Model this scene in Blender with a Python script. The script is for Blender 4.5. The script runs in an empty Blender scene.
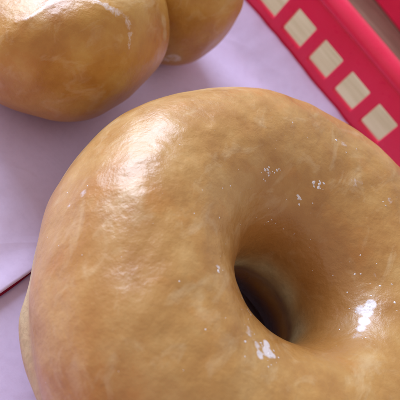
import bpy, bmesh, math, random
from mathutils import Vector, noise, Matrix, Euler
S = 0.01                       # every shape below is written in centimetres
sc = bpy.context.scene
C = sc.collection
random.seed(7)

# ------------------------------------------------------------------ helpers
def link_mesh(name, verts, faces, mat, parent=None, smooth=True, loc=(0, 0, 0)):
    me = bpy.data.meshes.new(name)
    me.from_pydata([(v[0]*S, v[1]*S, v[2]*S) for v in verts], [], faces)
    me.validate(); me.update()
    bm = bmesh.new(); bm.from_mesh(me)
    bmesh.ops.recalc_face_normals(bm, faces=bm.faces)
    bm.to_mesh(me); bm.free()
    if smooth:
        for p in me.polygons: p.use_smooth = True
    o = bpy.data.objects.new(name, me); C.objects.link(o)
    o.location = (loc[0]*S, loc[1]*S, loc[2]*S)
    if mat: me.materials.append(mat)
    if parent: o.parent = parent
    return o

def empty(name, loc, rz=0):
    o = bpy.data.objects.new(name, None); C.objects.link(o)
    o.location = (loc[0]*S, loc[1]*S, loc[2]*S); o.rotation_euler = (0, 0, rz)
    o.empty_display_size = 0.01
    return o

def tag(o, label=None, cat=None, group=None, kind=None):
    for k, v in (('label', label), ('category', cat), ('group', group), ('kind', kind)):
        if v: o[k] = v

def attr(o, name, vals):
    a = o.data.attributes.new(name, 'FLOAT', 'POINT')
    a.data.foreach_set('value', vals)

def ss(a, b, x):
    t = max(0.0, min(1.0, (x-a)/(b-a))); return t*t*(3-2*t)

def n3(x, y, z, f, off=0.0):
    return noise.noise(Vector((x*f+off, y*f+off*1.7, z*f-off)))

def fbm(x, y, z, f, off=0.0, oct=3):
    s = 0; a = 1
    for _ in range(oct):
        s += a*n3(x, y, z, f, off); f *= 2.1; a *= .5
    return s

# ------------------------------------------------------------------ materials
class NT:
    def __init__(self, name):
        self.m = bpy.data.materials.new(name); self.m.use_nodes = True
        self.t = self.m.node_tree; self.b = self.t.nodes['Principled BSDF']
    def n(self, typ, **kw):
        nd = self.t.nodes.new(typ)
        for k, v in kw.items():
            if k in nd.inputs: nd.inputs[k].default_value = v
            else: setattr(nd, k, v)
        return nd
    def l(self, a, b): self.t.links.new(a, b)
    def noise(self, co, scale, detail=4, rough=.55, dist=0):
        nd = self.n('ShaderNodeTexNoise', Scale=scale, Detail=detail, Roughness=rough, Distortion=dist)
        self.l(co, nd.inputs['Vector']); return nd.outputs['Fac']
    def ramp(self, fac, stops):
        nd = self.n('ShaderNodeValToRGB'); e = nd.color_ramp.elements
        while len(e) > 1: e.remove(e[-1])
        e[0].position = stops[0][0]; e[0].color = (*stops[0][1], 1)
        for p, c in stops[1:]:
            x = e.new(p); x.color = (*c, 1)
        self.l(fac, nd.inputs['Fac']); return nd.outputs['Color']
    def mix(self, fac, a, b, mode='MIX'):
        nd = self.n('ShaderNodeMix', data_type='RGBA', blend_type=mode)
        for s, v in ((nd.inputs[0], fac), (nd.inputs[6], a), (nd.inputs[7], b)):
            if hasattr(v, 'node'): self.l(v, s)
            elif isinstance(v, (int, float)): s.default_value = v
            else: s.default_value = (*v, 1)
        return nd.outputs[2]
    def math(self, op, a, b=0.0, clamp=False):
        nd = self.n('ShaderNodeMath', operation=op, use_clamp=clamp)
        for s, v in ((nd.inputs[0], a), (nd.inputs[1], b)):
            if hasattr(v, 'node'): self.l(v, s)
            else: s.default_value = v
        return nd.outputs[0]
    def bump(self, h, strength, dist, prev=None):
        nd = self.n('ShaderNodeBump', Strength=strength, Distance=dist)
        self.l(h, nd.inputs['Height'])
        if prev: self.l(prev, nd.inputs['Normal'])
        return nd.outputs['Normal']

def dough_material(name, dark, mid, light, crumb, coat=.8, hazy=1.0):
    k = NT(name); b = k.b
    co = k.n('ShaderNodeTexCoord').outputs['Object']
    big = k.noise(co, 38, 5, .6)
    med = k.noise(co, 160, 5, .65)
    fine = k.noise(co, 900, 4, .6)
    blend = k.math('ADD', k.math('MULTIPLY', big, .62), k.math('MULTIPLY', med, .38))
    col = k.ramp(blend, [(.36, dark), (.50, mid), (.64, light)])
    # thin milky glaze where it dried in streaks
    st = k.n('ShaderNodeMapping'); k.l(co, st.inputs['Vector']); st.inputs['Scale'].default_value = (1, .45, 1)
    st.inputs['Rotation'].default_value = (0, 0, .7)
    streak = k.noise(st.outputs['Vector'], 210, 5, .6, .8)
    sm = k.ramp(streak, [(.55, (0, 0, 0)), (.72, (1, 1, 1))])
    milk = k.math('MULTIPLY', sm, .34*hazy)
    col = k.mix(milk, col, (.72, .58, .34))
    org = k.ramp(k.noise(co, 125, 4, .6), [(.56, (0, 0, 0)), (.68, (1, 1, 1))])
    col = k.mix(k.math('MULTIPLY', org, .30), col, (.52, .21, .03))
    # pores
    vor = k.n('ShaderNodeTexVoronoi', Scale=520.0); k.l(co, vor.inputs['Vector'])
    pore = k.ramp(vor.outputs['Distance'], [(.0, (1, 1, 1)), (.22, (0, 0, 0))])
    porem = k.math('MULTIPLY', pore, k.ramp(med, [(.52, (0, 0, 0)), (.66, (1, 1, 1))]))
    col = k.mix(k.math('MULTIPLY', porem, .35), col, (.30, .13, .03))
    a = k.n('ShaderNodeAttribute', attribute_name='crumb').outputs['Fac']
    cb = k.ramp(fine, [(.36, tuple(v*.85 for v in crumb)), (.56, crumb)])
    col = k.mix(a, col, cb)
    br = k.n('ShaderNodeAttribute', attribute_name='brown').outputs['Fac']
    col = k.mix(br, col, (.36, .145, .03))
    col = k.mix(k.n('ShaderNodeAttribute', attribute_name='hole_shade').outputs['Fac'], col, (.10, .035, .01))  # shadow inside the hole, painted as near-black brown
    cr = k.n('ShaderNodeAttribute', attribute_name='crust_glint').outputs['Fac']  # dried white glaze, plus highlights painted in on the ring
    cn = k.noise(co, 560, 5, .7, .4)
    crn = k.ramp(k.math('ADD', k.math('MULTIPLY', cn, .7), k.math('MULTIPLY', cr, .75)), [(.66, (0, 0, 0)), (.86, (1, 1, 1))])
    col = k.mix(k.math('MULTIPLY', crn, .85), col, (.80, .78, .82))
    k.l(col, b.inputs['Base Color'])
    rg = k.n('ShaderNodeMapRange'); k.l(med, rg.inputs['Value'])
    rg.inputs['From Min'].default_value = .3; rg.inputs['From Max'].default_value = .7
    rg.inputs['To Min'].default_value = .42; rg.inputs['To Max'].default_value = .6
    k.l(rg.outputs['Result'], b.inputs['Roughness'])
    b.inputs['Specular IOR Level'].default_value = .22
    ct = k.math('MULTIPLY', k.math('SUBTRACT', 1.0, a, True), coat)
    k.l(ct, b.inputs['Coat Weight'])
    cr2 = k.n('ShaderNodeMapRange'); k.l(big, cr2.inputs['Value'])
    cr2.inputs['From Min'].default_value = .35; cr2.inputs['From Max'].default_value = .65
    cr2.inputs['To Min'].default_value = .24; cr2.inputs['To Max'].default_value = .42
    k.l(cr2.outputs['Result'], b.inputs['Coat Roughness'])
    b.inputs['Coat IOR'].default_value = 1.52
    crack = k.n('ShaderNodeTexVoronoi', Scale=330.0, feature='SMOOTH_F1')
    mp = k.n('ShaderNodeVectorMath', operation='ADD'); k.l(co, mp.inputs[0])
    nz = k.n('ShaderNodeTexNoise', Scale=240.0); k.l(co, nz.inputs['Vector'])
    sv = k.n('ShaderNodeVectorMath', operation='SCALE'); k.l(nz.outputs['Color'], sv.inputs[0]); sv.inputs['Scale'].default_value = .006
    k.l(sv.outputs[0], mp.inputs[1]); k.l(mp.outputs[0], crack.inputs['Vector'])
    nb = k.bump(k.noise(co, 90, 2, .5), .12, .003)
    nb = k.bump(k.noise(co, 560, 4, .55, .2), .24, .0007, nb)
    nb = k.bump(crack.outputs['Distance'], .15, .0005, nb)
    nb = k.bump(fine, .24, .0003, nb)
    k.l(nb, b.inputs['Normal']); k.l(nb, b.inputs['Coat Normal'])
    return k.m

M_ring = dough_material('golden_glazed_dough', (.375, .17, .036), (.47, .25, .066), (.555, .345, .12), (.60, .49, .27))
M_bun = dough_material('amber_glazed_dough', (.38, .16, .022), (.48, .245, .042), (.56, .345, .085), (.62, .47, .25), coat=.6, hazy=.9)

def sugar_material():
    k = NT('white_dried_glaze'); b = k.b
    co = k.n('ShaderNodeTexCoord').outputs['Object']
    col = k.ramp(k.noise(co, 700, 3), [(.3, (.70, .66, .66)), (.7, (.88, .86, .88))])
    k.l(col, b.inputs['Base Color']); b.inputs['Roughness'].default_value = .35
    k.l(k.bump(k.noise(co, 2500, 3), .6, .0003), b.inputs['Normal'])
    return k.m
M_sugar = sugar_material()

def paper_material():
    k = NT('lilac_baking_paper'); b = k.b
    co = k.n('ShaderNodeTexCoord').outputs['Object']
    big = k.noise(co, 26, 4, .6); fib = k.noise(co, 650, 5, .7)
    col = k.ramp(big, [(.3, (.70, .60, .87)), (.7, (.77, .67, .94))])
    col = k.mix(k.ramp(fib, [(.45, (0, 0, 0)), (.75, (.28, .28, .28))]), col, (.56, .46, .70))
    # faint grease marks, darker and more see-through
    gr = k.ramp(k.noise(co, 70, 4, .6, 1.0), [(.60, (0, 0, 0)), (.72, (.35, .35, .35))])
    col = k.mix(gr, col, (.56, .44, .62))
    k.l(col, b.inputs['Base Color']); b.inputs['Roughness'].default_value = .63
    b.inputs['Specular IOR Level'].default_value = .35
    nb = k.bump(k.noise(co, 45, 3, .5), .25, .003)
    cz = k.noise(co, 17, 2, .45, .35)
    cl = k.ramp(k.math('ABSOLUTE', k.math('SUBTRACT', cz, .5)), [(0, (1, 1, 1)), (.022, (0, 0, 0))])
    nb = k.bump(cl, .12, .0010, nb)
    nb = k.bump(fib, .15, .0003, nb)
    k.l(nb, b.inputs['Normal'])
    return k.m
M_paper = paper_material()

def plastic_material():
    k = NT('crimson_moulded_plastic'); b = k.b
    co = k.n('ShaderNodeTexCoord').outputs['Object']
    col = k.ramp(k.noise(co, 60, 4, .6), [(.3, (.82, .016, .075)), (.7, (.90, .026, .105))])
    k.l(col, b.inputs['Base Color'])
    rr = k.ramp(k.noise(co, 320, 4, .7), [(.3, (.24,)*3), (.7, (.42,)*3)])
    k.l(rr, b.inputs['Roughness'])
    nb = k.bump(k.noise(co, 1500, 3), .12, .0002)
    nb = k.bump(k.noise(co, 90, 3), .15, .001, nb)
    k.l(nb, b.inputs['Normal'])
    return k.m
M_red = plastic_material()

def table_material():
    k = NT('two_tone_grained_wood'); b = k.b
    co = k.n('ShaderNodeTexCoord').outputs['Object']
    mp = k.n('ShaderNodeMapping'); k.l(co, mp.inputs['Vector'])
    mp.inputs['Scale'].default_value = (.10, 1, 1)
    g1 = k.noise(mp.outputs['Vector'], 420, 6, .65, .3)
    g2 = k.noise(mp.outputs['Vector'], 90, 4, .6, .8)
    gl = k.math('ADD', k.math('MULTIPLY', g1, .6), k.math('MULTIPLY', g2, .4))
    pale = k.ramp(gl, [(.36, (.38, .31, .18)), (.5, (.47, .40, .255)), (.62, (.55, .48, .33))])
    dark = k.ramp(gl, [(.36, (.14, .075, .05)), (.5, (.21, .12, .085)), (.64, (.30, .19, .14))])
    sp = k.n('ShaderNodeSeparateXYZ'); k.l(co, sp.inputs[0])
    wob = k.math('ADD', sp.outputs['Y'], k.math('MULTIPLY', k.math('SUBTRACT', g2, .5), .006))
    f = k.ramp(k.math('ADD', k.math('MULTIPLY', wob, 40.0), .5), [(.35, (0, 0, 0)), (.65, (1, 1, 1))])
    k.l(k.mix(f, pale, dark), b.inputs['Base Color'])
    b.inputs['Roughness'].default_value = .5
    k.l(k.bump(g1, .25, .0006), b.inputs['Normal'])
    return k.m
M_table = table_material()

# ------------------------------------------------------------------ ring doughnut
DX, DY = 2.708, 8.832
RING_R, RING_H, RING_HOLE = 4.96, 4.24, .91
def ring_point(u, v):
    """u azimuth, v around the dough (0 outside, pi/2 top, pi hole, -pi/2 bottom)."""
    R0 = (RING_R+RING_HOLE)/2; a = (RING_R-RING_HOLE)/2; h = RING_H/2
    cv, sv = math.cos(v), math.sin(v)
    sg = lambda x, e: math.copysign(abs(x)**e, x)
    e = (.84 if cv > 0 else .93) if sv > 0 else .90
    r = R0 + a*sg(cv, e)
    z = h + h*sg(sv, 1.0 if sv > 0 else .86)
    cx, cy = math.cos(u), math.sin(u)
    x, y = r*cx, r*cy
    # broad unevenness of hand-cut dough
    w = fbm(x, y, z, .28, 3.1, 2)
    top = max(0, sv)
    out = max(0, cv)
    z += .16*w*top
    r += .13*n3(cx*2.2, cy*2.2, z*.2, .9, 8.4)*out
    r += .05*fbm(x, y, z, .8, 5.0, 2)
    z += .045*fbm(x, y, z, .9, 1.0, 3)*top
    # the pale proof line: a soft crease half way up and a fuller lower half
    cr = math.exp(-((z-1.75)/.22)**2)
    r -= .07*cr*(1 if cv > 0 else -1)
    low = ss(1.75, 1.2, z)*out
    lump = math.exp(-((math.atan2(math.sin(u-LU), math.cos(u-LU)))/.20)**2)
    r += low*(-.20+.30*lump)
    r += out*.24*math.exp(-(math.atan2(math.sin(u-4.30), math.cos(u-4.30))/.30)**2)
    # the hole is not a true circle: pulled a little and creased
    inn = max(0, -cv)
    r += inn*.04*math.cos(2*u+.1)+inn*.03*math.sin(3*u+1.0)
    wi = max(0, min(1.15, (RING_R-r)/(RING_R-RING_HOLE)))
    wi = wi*wi*(3-2*min(1, wi))
    return r*math.cos(u)-.47*wi, r*math.sin(u)-.36*wi, max(z, 0.0)
LU = math.radians(228)
def build_ring(parent):
    NU, NV = 420, 230
    verts = []; crumb = []; brown = []; crust_glint = []; hole_shade = []
    PATCH = RING_GLAZE_GLINT
    for i in range(NU):
        u = 2*math.pi*i/NU
        for j in range(NV):
            v = -math.pi/2 + 2*math.pi*j/NV
            p = ring_point(u, v); verts.append(p)
            z = p[2]; cv = math.cos(v)
            wob = .22*n3(p[0], p[1], 0, .7, 2.0)+.12*n3(p[0], p[1], p[2], 2.4, 6.0)
            c = math.exp(-((z-1.55-wob)/.42)**2) if cv > 0 else .85*(1+.8*n3(p[0]*1.5, p[1]*1.5, p[2], 1.6, 3))*math.exp(-((z-2.2-.8*wob)/.30)**2)
            crumb.append(min(1, c*1.05))
            brown.append(.55*ss(1.1, .2, z) if cv > 0 else max(ss(1.9, 1.4, z), .6*ss(.2, .85, -cv)*ss(2.2, 2.8, z)*ss(4.2, 3.1, z)))  # fried brown at the outer base; in the hole, painted shade
            hole_shade.append(ss(1.8, 1.1, z) if cv < 0 else 0)  # painted shadow towards the bottom of the hole
            k = 0
            for (px, py, pz, rad, amt) in PATCH:
                d = math.dist(p, (px, py, pz)); k = max(k, amt*ss(rad, rad*.15, d))
            crust_glint.append(k)
    faces = []
    for i in range(NU):
        for j in range(NV):
            a, b2 = i*NV+j, i*NV+(j+1) % NV
            c2, d = ((i+1) % NU)*NV+(j+1) % NV, ((i+1) % NU)*NV+j
            faces.append((a, d, c2, b2))
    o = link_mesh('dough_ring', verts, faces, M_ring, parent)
    attr(o, 'crumb', crumb); attr(o, 'brown', brown); attr(o, 'crust_glint', crust_glint); attr(o, 'hole_shade', hole_shade)
    return o
RING_GLAZE_GLINT = [(x-DX, y-DY, z-.09, rad, amt) for (x, y, z, rad, amt) in [  # dried glaze patches, some with glossy highlights painted in as white
    (2.37, 6.37, 4.14, .20, 1.0), (2.30, 6.52, 4.10, .14, .95), (2.48, 6.40, 4.08, .13, .85), (2.17, 6.29, 4.18, .16, .62), (2.28, 6.18, 4.18, .14, .9), (1.95, 6.35, 4.2, .25, .5), (1.47, 6.96, 4.03, .2, .45),
    (3.64, 8.98, 3.77, .22, 1.0), (3.62, 9.16, 3.80, .20, .95), (3.68, 8.80, 3.74, .20, .95), (3.73, 8.62, 3.70, .20, .7), (3.55, 9.0, 3.7, .3, .6), (3.30, 9.62, 3.98, .26, .5), (2.95, 9.55, 3.8, .3, .42), (3.74, 8.42, 3.66, .25, .5),
    (.60, 9.38, 4.2, .18, .9), (.66, 9.62, 4.24, .12, .6), (1.37, 10.18, 4.18, .16, .85), (1.50, 10.30, 4.2, .13, .7), (1.40, 9.72, 4.0, .15, .8), (.94, 6.78, 4.27, .09, .7),
    (-1.42, 6.60, 3.40, .17, .6), (-1.50, 6.42, 3.15, .13, .7), (1.32, 11.53, 4.31, .3, .42), (.22, 10.6, 4.37, .25, .40), (2.72, 11.21, 4.35, .2, .5), (2.0, 10.9, 4.3, .5, .36), (-.7, 9.0, 4.2, .6, .33)]]  # first pair on this line: highlight spots painted white
ring = empty('ring_doughnut', (DX, DY, .09))
tag(ring, 'large glazed ring doughnut with a hole through its middle, in front on the paper', 'doughnut')
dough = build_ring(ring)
# flecks of dried sugar glaze lying on the crust
def surf(u, v):
    p = Vector(ring_point(u, v)); e = .004
    a = Vector(ring_point(u+e, v))-p; b = Vector(ring_point(u, v+e))-p
    n = a.cross(b).normalized()
    m = Vector((math.cos(u)*(RING_R+RING_HOLE)/2, math.sin(u)*(RING_R+RING_HOLE)/2, RING_H/2))
    if n.dot(p-m) < 0: n = -n
    return p, n
def find_uv(x, y, z):
    t = Vector((x-DX, y-DY, z-.09)); best = None
    u, v, du, dv = math.atan2(y-DY, x-DX), 1.6, .6, 1.5
    for _ in range(5):
        best = min(((u+du*(a/8-1), v+dv*(b/8-1)) for a in range(17) for b in range(17)), key=lambda q: (Vector(ring_point(*q))-t).length)
        u, v = best; du *= .25; dv *= .25
    return u, v
def flakes(parent):
    R = random.Random(21); verts = []; faces = []
    spots = []
    for (x, y, z, cnt, spread, big) in [(.56, 9.35, 4.19, 10, .06, .05), (.66, 9.62, 4.24, 4, .05, .035), (1.37, 10.18, 4.18, 7, .06, .045), (1.5, 10.3, 4.2, 5, .05, .04), (1.40, 9.72, 4.0, 7, .05, .04),
            (1.47, 9.26, 3.62, 9, .35, .02), (2.06, 9.67, 3.83, 7, .35, .02), (1.75, 6.75, 4.0, 8, .16, .025), (.94, 6.78, 4.27, 4, .05, .035), (2.37, 6.37, 4.14, 18, .14, .03), (2.1, 6.3, 4.18, 8, .2, .022),
            (3.64, 8.98, 3.77, 7, .2, .03), (3.34, 9.6, 3.99, 7, .2, .032), (3.0, 9.4, 3.8, 6, .28, .024), (3.8, 8.5, 3.7, 5, .25, .022), (4.2, 9.3, 4.1, 5, .25, .03),
            (2.72, 11.21, 4.35, 6, .3, .03), (1.32, 11.53, 4.31, 5, .3, .03), (-.2, 7.6, 4.2, 8, .7, .02), (.6, 8.2, 4.1, 12, .8, .018), (1.2, 5.6, 4.2, 9, .9, .018), (-1.3, 6.5, 3.4, 9, .4, .02), (.2, 10.6, 4.37, 6, .4, .022)]:
        u0, v0 = find_uv(x, y, z)
        rr = max(1.2, math.hypot(x-DX, y-DY))
        for k in range(cnt):
            spots.append((u0+R.gauss(0, spread)/rr, v0+R.gauss(0, spread)/2.1, big*R.choice((.35, .5, .6, .8, 1.0))))
    spots = [(u+R.gauss(0, .02), v+R.gauss(0, .02), sz*R.uniform(.5, 1.0)) for (u, v, sz) in spots]
    for (u, v, sz) in spots:
        p, n = surf(u, v)
        t = n.orthogonal().normalized(); t = Matrix.Rotation(R.uniform(0, 6.28), 3, n) @ t; b = n.cross(t)
        m = R.randint(7, 11); i0 = len(verts); el = R.uniform(.5, 1)
        for lay, (hh, sc2) in enumerate(((-.012, 1.05), (sz*.03, .97), (sz*.07, .6))):
            for q in range(m):
                a = 6.283*q/m
                r = sz*sc2*(1+.75*noise.noise(Vector((q*1.7, u*40, v*40))))
                verts.append(tuple(p+t*r*math.cos(a)+b*r*el*math.sin(a)+n*hh))
        for lay in range(2):
            for q in range(m):
                q2 = (q+1) % m; o = i0+lay*m
                faces.append((o+q, o+q2, o+m+q2, o+m+q))
        faces.append(tuple(i0+2*m+q for q in range(m)))
    o = link_mesh('dried_glaze', verts, faces, M_sugar, parent)
    o['kind'] = 'stuff'
flakes(ring)

# ------------------------------------------------------------------ glazed buns behind
def build_bun(name, parent, rx, ry, h, seed, ridges, power=.85, slump=0.0, flat=.95, cream=()):
    NU, NV = 320, 200
    verts = []; crumb = []; brown = []; crust_glint = []
    for j in range(NV+1):
        t = -math.pi/2 + math.pi*j/NV
        for i in range(NU):
            u = 2*math.pi*i/NU
            ct, st = math.cos(t), math.sin(t)
            e = power if st > 0 else .72
            rr = abs(ct)**e
            zz = .5*h*(1+math.copysign(abs(st)**(flat if st > 0 else .8), st))
            d = Vector((rr*math.cos(u), rr*math.sin(u), st))
            g = 1 + .075*n3(d.x, d.y, d.z, 1.2, seed) + .03*n3(d.x, d.y, d.z, 2.8, seed+3)
            x, y = rx*rr*math.cos(u)*g, ry*rr*math.sin(u)*g
            z = zz*(1+.05*n3(d.x, d.y, d.z, 1.4, seed+9)) if st > 0 else zz
            y += .17*max(0, -x)
            z *= 1-slump*ss(.6*rx, -.9*rx, x)
            dn = d.normalized()
            k = 0
            for (c0, ang, w, amp) in ridges:        # raised edge where the glaze ran and set
                q = math.acos(max(-1, min(1, dn.dot(c0))))
                q += .10*n3(dn.x, dn.y, dn.z, 2.5, seed+5)
                up = ss(-.06, .10, dn.z-.60+.10*n3(dn.x, dn.y, dn.z, 2, seed))
                bump = math.exp(-((q-ang)/w)**2)*up
                x += dn.x*amp*bump; y += dn.y*amp*bump; z += dn.z*amp*bump
                inside = ss(ang+w, ang-w, q)*up*ss(ang-.45, ang, q)
                x += dn.x*amp*.9*inside; y += dn.y*amp*.9*inside; z += dn.z*amp*.9*inside
                k = max(k, .50*bump)
            verts.append((x, y, max(z, 0)))
            cz = math.exp(-((z-h*.30-.15*n3(x, y, 0, .8, seed))/.2)**2)
            cm = .10*cz
            for (px, py, pz, rad, amt) in cream:
                cm = max(cm, amt*ss(rad, rad*.4, math.dist((x, y, z), (px, py, pz))+.06*n3(x, y, z, 4, seed)))
            crumb.append(cm); brown.append(.52*ss(.72*h, .08*h, z)); crust_glint.append(max(k, cm*.52 if cm > .12 else 0))
    faces = []
    for j in range(NV):
        for i in range(NU):
            a, b2 = j*NU+i, j*NU+(i+1) % NU
            faces.append((a, b2, b2+NU, a+NU))
    o = link_mesh(name, verts, faces, M_bun, parent)
    attr(o, 'crumb', crumb); attr(o, 'brown', brown); attr(o, 'crust_glint', crust_glint)
    return o
b1 = empty('doughnut_ball', (-5.02, 11.0, .05))
tag(b1, 'larger amber glazed dough ball nearest the ring doughnut, with a glossy ridge of set glaze', 'dough ball', 'glazed dough balls behind the ring doughnut')
build_bun('dough', b1, 2.2, 2.5, 3.5, 4.0, [(Vector((.50, -.60, .62)).normalized(), .50, .05, .022)], .84, .33, .82, [(1.79, 1.05, 2.6, .22, .6), (1.6, 1.15, 2.8, .22, .6), (1.85, .8, 2.2, .2, .5)])
b2 = empty('doughnut_ball', (-4.22, 14.75, .05))
tag(b2, 'smaller amber glazed dough ball behind the larger one, close to the basket wall', 'dough ball', 'glazed dough balls behind the ring doughnut')
build_bun('dough', b2, 1.62, 1.70, 3.55, 11.0, [(Vector((-.1, -.3, .9)).normalized(), .8, .08, .03)], cream=[(1.12, -1.07, 1.0, .30, 1.0), (.98, -1.15, .85, .25, .9)])

# ------------------------------------------------------------------ basket
YAW = -.179
def rounded_path(hw, y0, y1, rad, off=0.0, step=.212):
    """closed path (x, y, nx, ny) round the basket; starts on the far side; off pushes it outward."""
    pts = []
    def line(a, b, n):
        L = math.dist(a, b); k = max(1, round(L/step))
        for i in range(k):
            t = i/k; pts.append((a[0]+(b[0]-a[0])*t, a[1]+(b[1]-a[1])*t, n[0], n[1]))
    def arc(c, a0):
        k = max(8, round(rad*math.pi/2/step))
        for i in range(k):
            a = a0-math.pi/2*i/k
            pts.append((c[0]+rad*math.cos(a), c[1]+rad*math.sin(a), math.cos(a), math.sin(a)))
    line((-hw+rad, y1), (hw-rad, y1), (0, 1)); arc((hw-rad, y1-rad), math.pi/2)
    line((hw, y1-rad), (hw, y0+rad), (1, 0)); arc((hw-rad, y0+rad), 0)
    line((hw-rad, y0), (-hw+rad, y0), (0, -1)); arc((-hw+rad, y0+rad), -math.pi/2)
    line((-hw, y0+rad), (-hw, y1-rad), (-1, 0)); arc((-hw+rad, y1-rad), math.pi)
    return [(x+nx*off, y+ny*off, nx, ny) for x, y, nx, ny in pts]

BASE = -.25                    # underside of the basket; the paper lies at z = 0
def build_basket(root, hw, y0, y1, rad, phase):
    path = rounded_path(hw, y0, y1, rad)
    n = len(path)
    zs = [BASE, .2, 1.05, 1.93, 2.3, 2.62]
    lean = .05
    verts = []
    for (x, y, nx, ny) in path:
        for z in zs:
            verts.append((x+nx*lean*z, y+ny*lean*z, z))
    m = len(zs); faces = []
    for i in range(n):
        i2 = (i+1) % n
        for j in range(m-1):
            if j == 2 and ((i-phase) % 6) < 4 and not 60 <= i < 72: continue      # the square slots
            faces.append((i*m+j, i2*m+j, i2*m+j+1, i*m+j+1))
    w = link_mesh('side_wall', verts, faces, M_red, root, smooth=False)
    sd = w.modifiers.new('thick', 'SOLIDIFY'); sd.thickness = .22*S; sd.offset = 0
    bv = w.modifiers.new('soft', 'BEVEL'); bv.width = .05*S; bv.segments = 2; bv.limit_method = 'ANGLE'; bv.angle_limit = math.radians(50)
    # rolled rim
    prof = [(-.13, 2.60), (-.20, 2.66), (-.22, 2.78), (-.17, 2.92), (-.05, 3.04), (.12, 3.08), (.34, 3.05), (.42, 2.97), (.54, 2.84),
            (.60, 2.66), (.62, 2.42), (.54, 2.40), (.50, 2.62), (.42, 2.80), (.34, 2.90), (.12, 2.92), (.12, 2.60)]
    q = len(prof); verts = []; faces = []
    for (x, y, nx, ny) in path:
        for (o, z) in prof:
            o2 = o + lean*3.1
            verts.append((x+nx*o2, y+ny*o2, z))
    for i in range(n):
        i2 = (i+1) % n
        for j in range(q):
            faces.append((i*q+j, i2*q+j, i2*q+(j+1) % q, i*q+(j+1) % q))
    link_mesh('rolled_rim', verts, faces, M_red, root)
    # slotted floor
    verts = [(x-nx*.1, y-ny*.1, BASE+.05) for x, y, nx, ny in path]
    c = len(verts); verts.append((0, (y0+y1)/2, BASE+.05))
    faces = [(i, (i+1) % n, c) for i in range(n)]
    f = link_mesh('floor_panel', verts, faces, M_red, root, smooth=False)
    sd = f.modifiers.new('thick', 'SOLIDIFY'); sd.thickness = .14*S; sd.offset = 0
FAR_X, FAR_Y = 0.0, 18.2
basket = empty('food_basket', (FAR_X, FAR_Y, 0), YAW)
HW, DEPTH, RAD = 14.08, 21.0, 4.0
tag(basket, 'crimson plastic food basket with square slots and rolled rim holding the doughnuts', 'basket')
build_basket(basket, HW, -DEPTH, 0, RAD, 2)
second = empty('food_basket', (.3, 27.45, 0), -.26)
tag(second, 'dark red plastic basket farther back on the brown table, in the top right corner', 'basket')
build_basket(second, HW, 0, 18, RAD, 2)

# ------------------------------------------------------------------ paper
def to_world(lx, ly):
    c, s = math.cos(YAW), math.sin(YAW)
    return FAR_X+lx*c-ly*s, FAR_Y+lx*s+ly*c
def to_local(x, y):
    c, s = math.cos(YAW), math.sin(YAW); x -= FAR_X; y -= FAR_Y
    return x*c+y*s, -x*s+y*c
def half_width(ly):
    e = max(0, ly+RAD, -DEPTH+RAD-ly)
    return HW-.25-RAD+math.sqrt(max(0, RAD**2-e**2))
LA = to_local(-1.45, 6.13); LB = to_local(-1.39, 6.81)
def seam(ly): return LA[0]+(LB[0]-LA[0])*(ly-LA[1])/(LB[1]-LA[1])
def wrinkle(x, y, amp):
    r = 1-abs(fbm(x, y, 0, .22, 4.0, 2)); r2 = 1-abs(n3(x, y, .5, .5, 9.0))
    return amp*(.5*(r**3)+.3*r2**4+.25*fbm(x, y, 1, .9, 2.0, 2))
def calm(lx, ly):
    wx, wy = to_world(lx, ly)
    d = min(math.hypot(wx-DX, wy-DY)-5.0, math.hypot(wx+4.66, wy-10.8)-1.9, math.hypot(wx+3.98, wy-15.1)-1.6)
    return ss(-.4, 1.6, d)
def sheet(name, label, ys, xr, zf):
    NX = 210; verts = []; faces = []
    for ly in ys:
        a, b = xr(ly)
        for i in range(NX+1):
            lx = a+(b-a)*i/NX
            verts.append((lx, ly, zf(lx, ly)))
    for j in range(len(ys)-1):
        for i in range(NX):
            q = j*(NX+1)+i; faces.append((q, q+1, q+NX+2, q+NX+1))
    o = link_mesh(name, verts, faces, M_paper, loc=(FAR_X, FAR_Y, 0)); o.rotation_euler = (0, 0, YAW)
    sd = o.modifiers.new('thick', 'SOLIDIFY'); sd.thickness = .012*S; sd.offset = -1
    tag(o, label, 'paper'); return o
def za(lx, ly):
    wr = wrinkle(lx, ly, .13)*calm(lx, ly)
    climb = ss(-1.5, -.05, ly)
    edge = ss(.9, 0, seam(ly)-lx) if ly < -8 else 0
    return .02+wr*(1-.6*climb)+climb*(.74+.06*fbm(lx, 0, 0, .9, 3.3, 2))+.13*edge**2*ss(-10.5, -11.5, ly)
def xa(ly):
    h = half_width(ly); t = ss(-10.0, -7.0, ly)
    return -h, seam(ly)*(1-t)+h*t
ys = [-DEPTH+.3+(DEPTH-.44)*j/200 for j in range(201)]
sheet('lining_paper', 'large crinkled lilac paper sheet under the dough balls, climbing up the basket wall', ys, xa, za)
yb = [-DEPTH+.3+(DEPTH-8.3)*j/120 for j in range(121)]
sheet('lining_paper', 'smooth lilac paper sheet at the lower left, under the pale side of the ring doughnut', yb,
      lambda ly: (seam(ly)+.0+.02*math.sin(ly*3), half_width(ly)),
      lambda lx, ly: -.05+wrinkle(lx+30, ly, .13)*calm(lx, ly)*ss(.1, 1, lx-seam(ly)) - .03*ss(-10.5, -9, ly))

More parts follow.
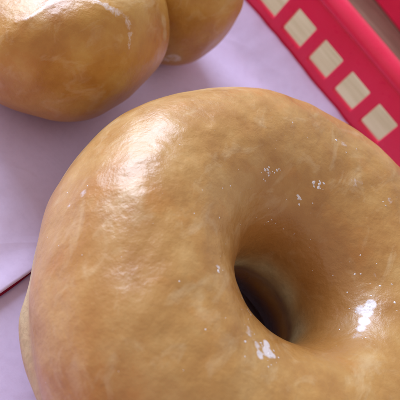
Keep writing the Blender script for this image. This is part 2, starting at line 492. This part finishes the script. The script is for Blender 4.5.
# ------------------------------------------------------------------ table
tx, ty = to_world(2, 5.2)
def slab(name, w, d, t, mat, parent=None):
    bm = bmesh.new(); bmesh.ops.create_cube(bm, size=1)
    for v in bm.verts: v.co = Vector((v.co.x*w*S, v.co.y*d*S, (v.co.z-.5)*t*S))
    bmesh.ops.bevel(bm, geom=bm.edges[:], offset=.2*S, segments=2, affect='EDGES')
    me = bpy.data.meshes.new(name); bm.to_mesh(me); bm.free(); me.materials.append(mat)
    o = bpy.data.objects.new(name, me); C.objects.link(o)
    if parent: o.parent = parent
    return o
table = slab('table_top', 110, 80, 2.5, M_table)
table.location = (tx*S, ty*S, (BASE-.03)*S); table.rotation_euler = (0, 0, YAW)
tag(table, 'wooden table top, pale grained beside the basket and dark brown beyond', 'table')

# ------------------------------------------------------------------ light
def area(name, loc, target, size, power, col):
    L = bpy.data.lights.new(name, 'AREA'); L.shape = 'RECTANGLE'; L.size, L.size_y = size
    L.energy = power; L.color = col
    o = bpy.data.objects.new(name, L); C.objects.link(o)
    o.location = loc; o.rotation_euler = (Vector(target)-Vector(loc)).to_track_quat('-Z', 'Y').to_euler()
    return o
area('window_light', (-.60, .36, .26), (0, .10, .02), (.42, .46), 8.8, (.72, .81, 1.0))
w = bpy.data.worlds.new('World'); sc.world = w; w.use_nodes = True
w.node_tree.nodes['Background'].inputs[0].default_value = (.95, .81, .80, 1)
w.node_tree.nodes['Background'].inputs[1].default_value = .63

# ------------------------------------------------------------------ camera
cd = bpy.data.cameras.new('camera'); cam = bpy.data.objects.new('camera', cd); C.objects.link(cam)
cd.sensor_width = 36; cd.lens = 36*660/400; cd.clip_start = .005; cd.clip_end = 50
pitch, roll = .800, .781
F = Vector((0, math.cos(pitch), -math.sin(pitch))); R = Vector((1, 0, 0)); U = Vector((0, math.sin(pitch), math.cos(pitch)))
c, s = math.cos(roll), math.sin(roll)
right = R*c + U*s      # what points right in the rolled picture
up = U*c - R*s
M = Matrix((right, up, -F)).transposed().to_4x4(); M.translation = Vector((0, 0, 12.015*S))
cam.matrix_world = M
cd.dof.use_dof = True; cd.dof.focus_distance = .122; cd.dof.aperture_fstop = 40
sc.camera = cam
sc.view_settings.view_transform = 'Standard'; sc.view_settings.look = 'None'; sc.view_settings.exposure = 0
sc.cycles.use_denoising = True; sc.cycles.use_adaptive_sampling = True; sc.cycles.adaptive_threshold = .03; sc.cycles.adaptive_min_samples = 16
sc.cycles.max_bounces = 7; sc.cycles.diffuse_bounces = 3; sc.cycles.glossy_bounces = 3
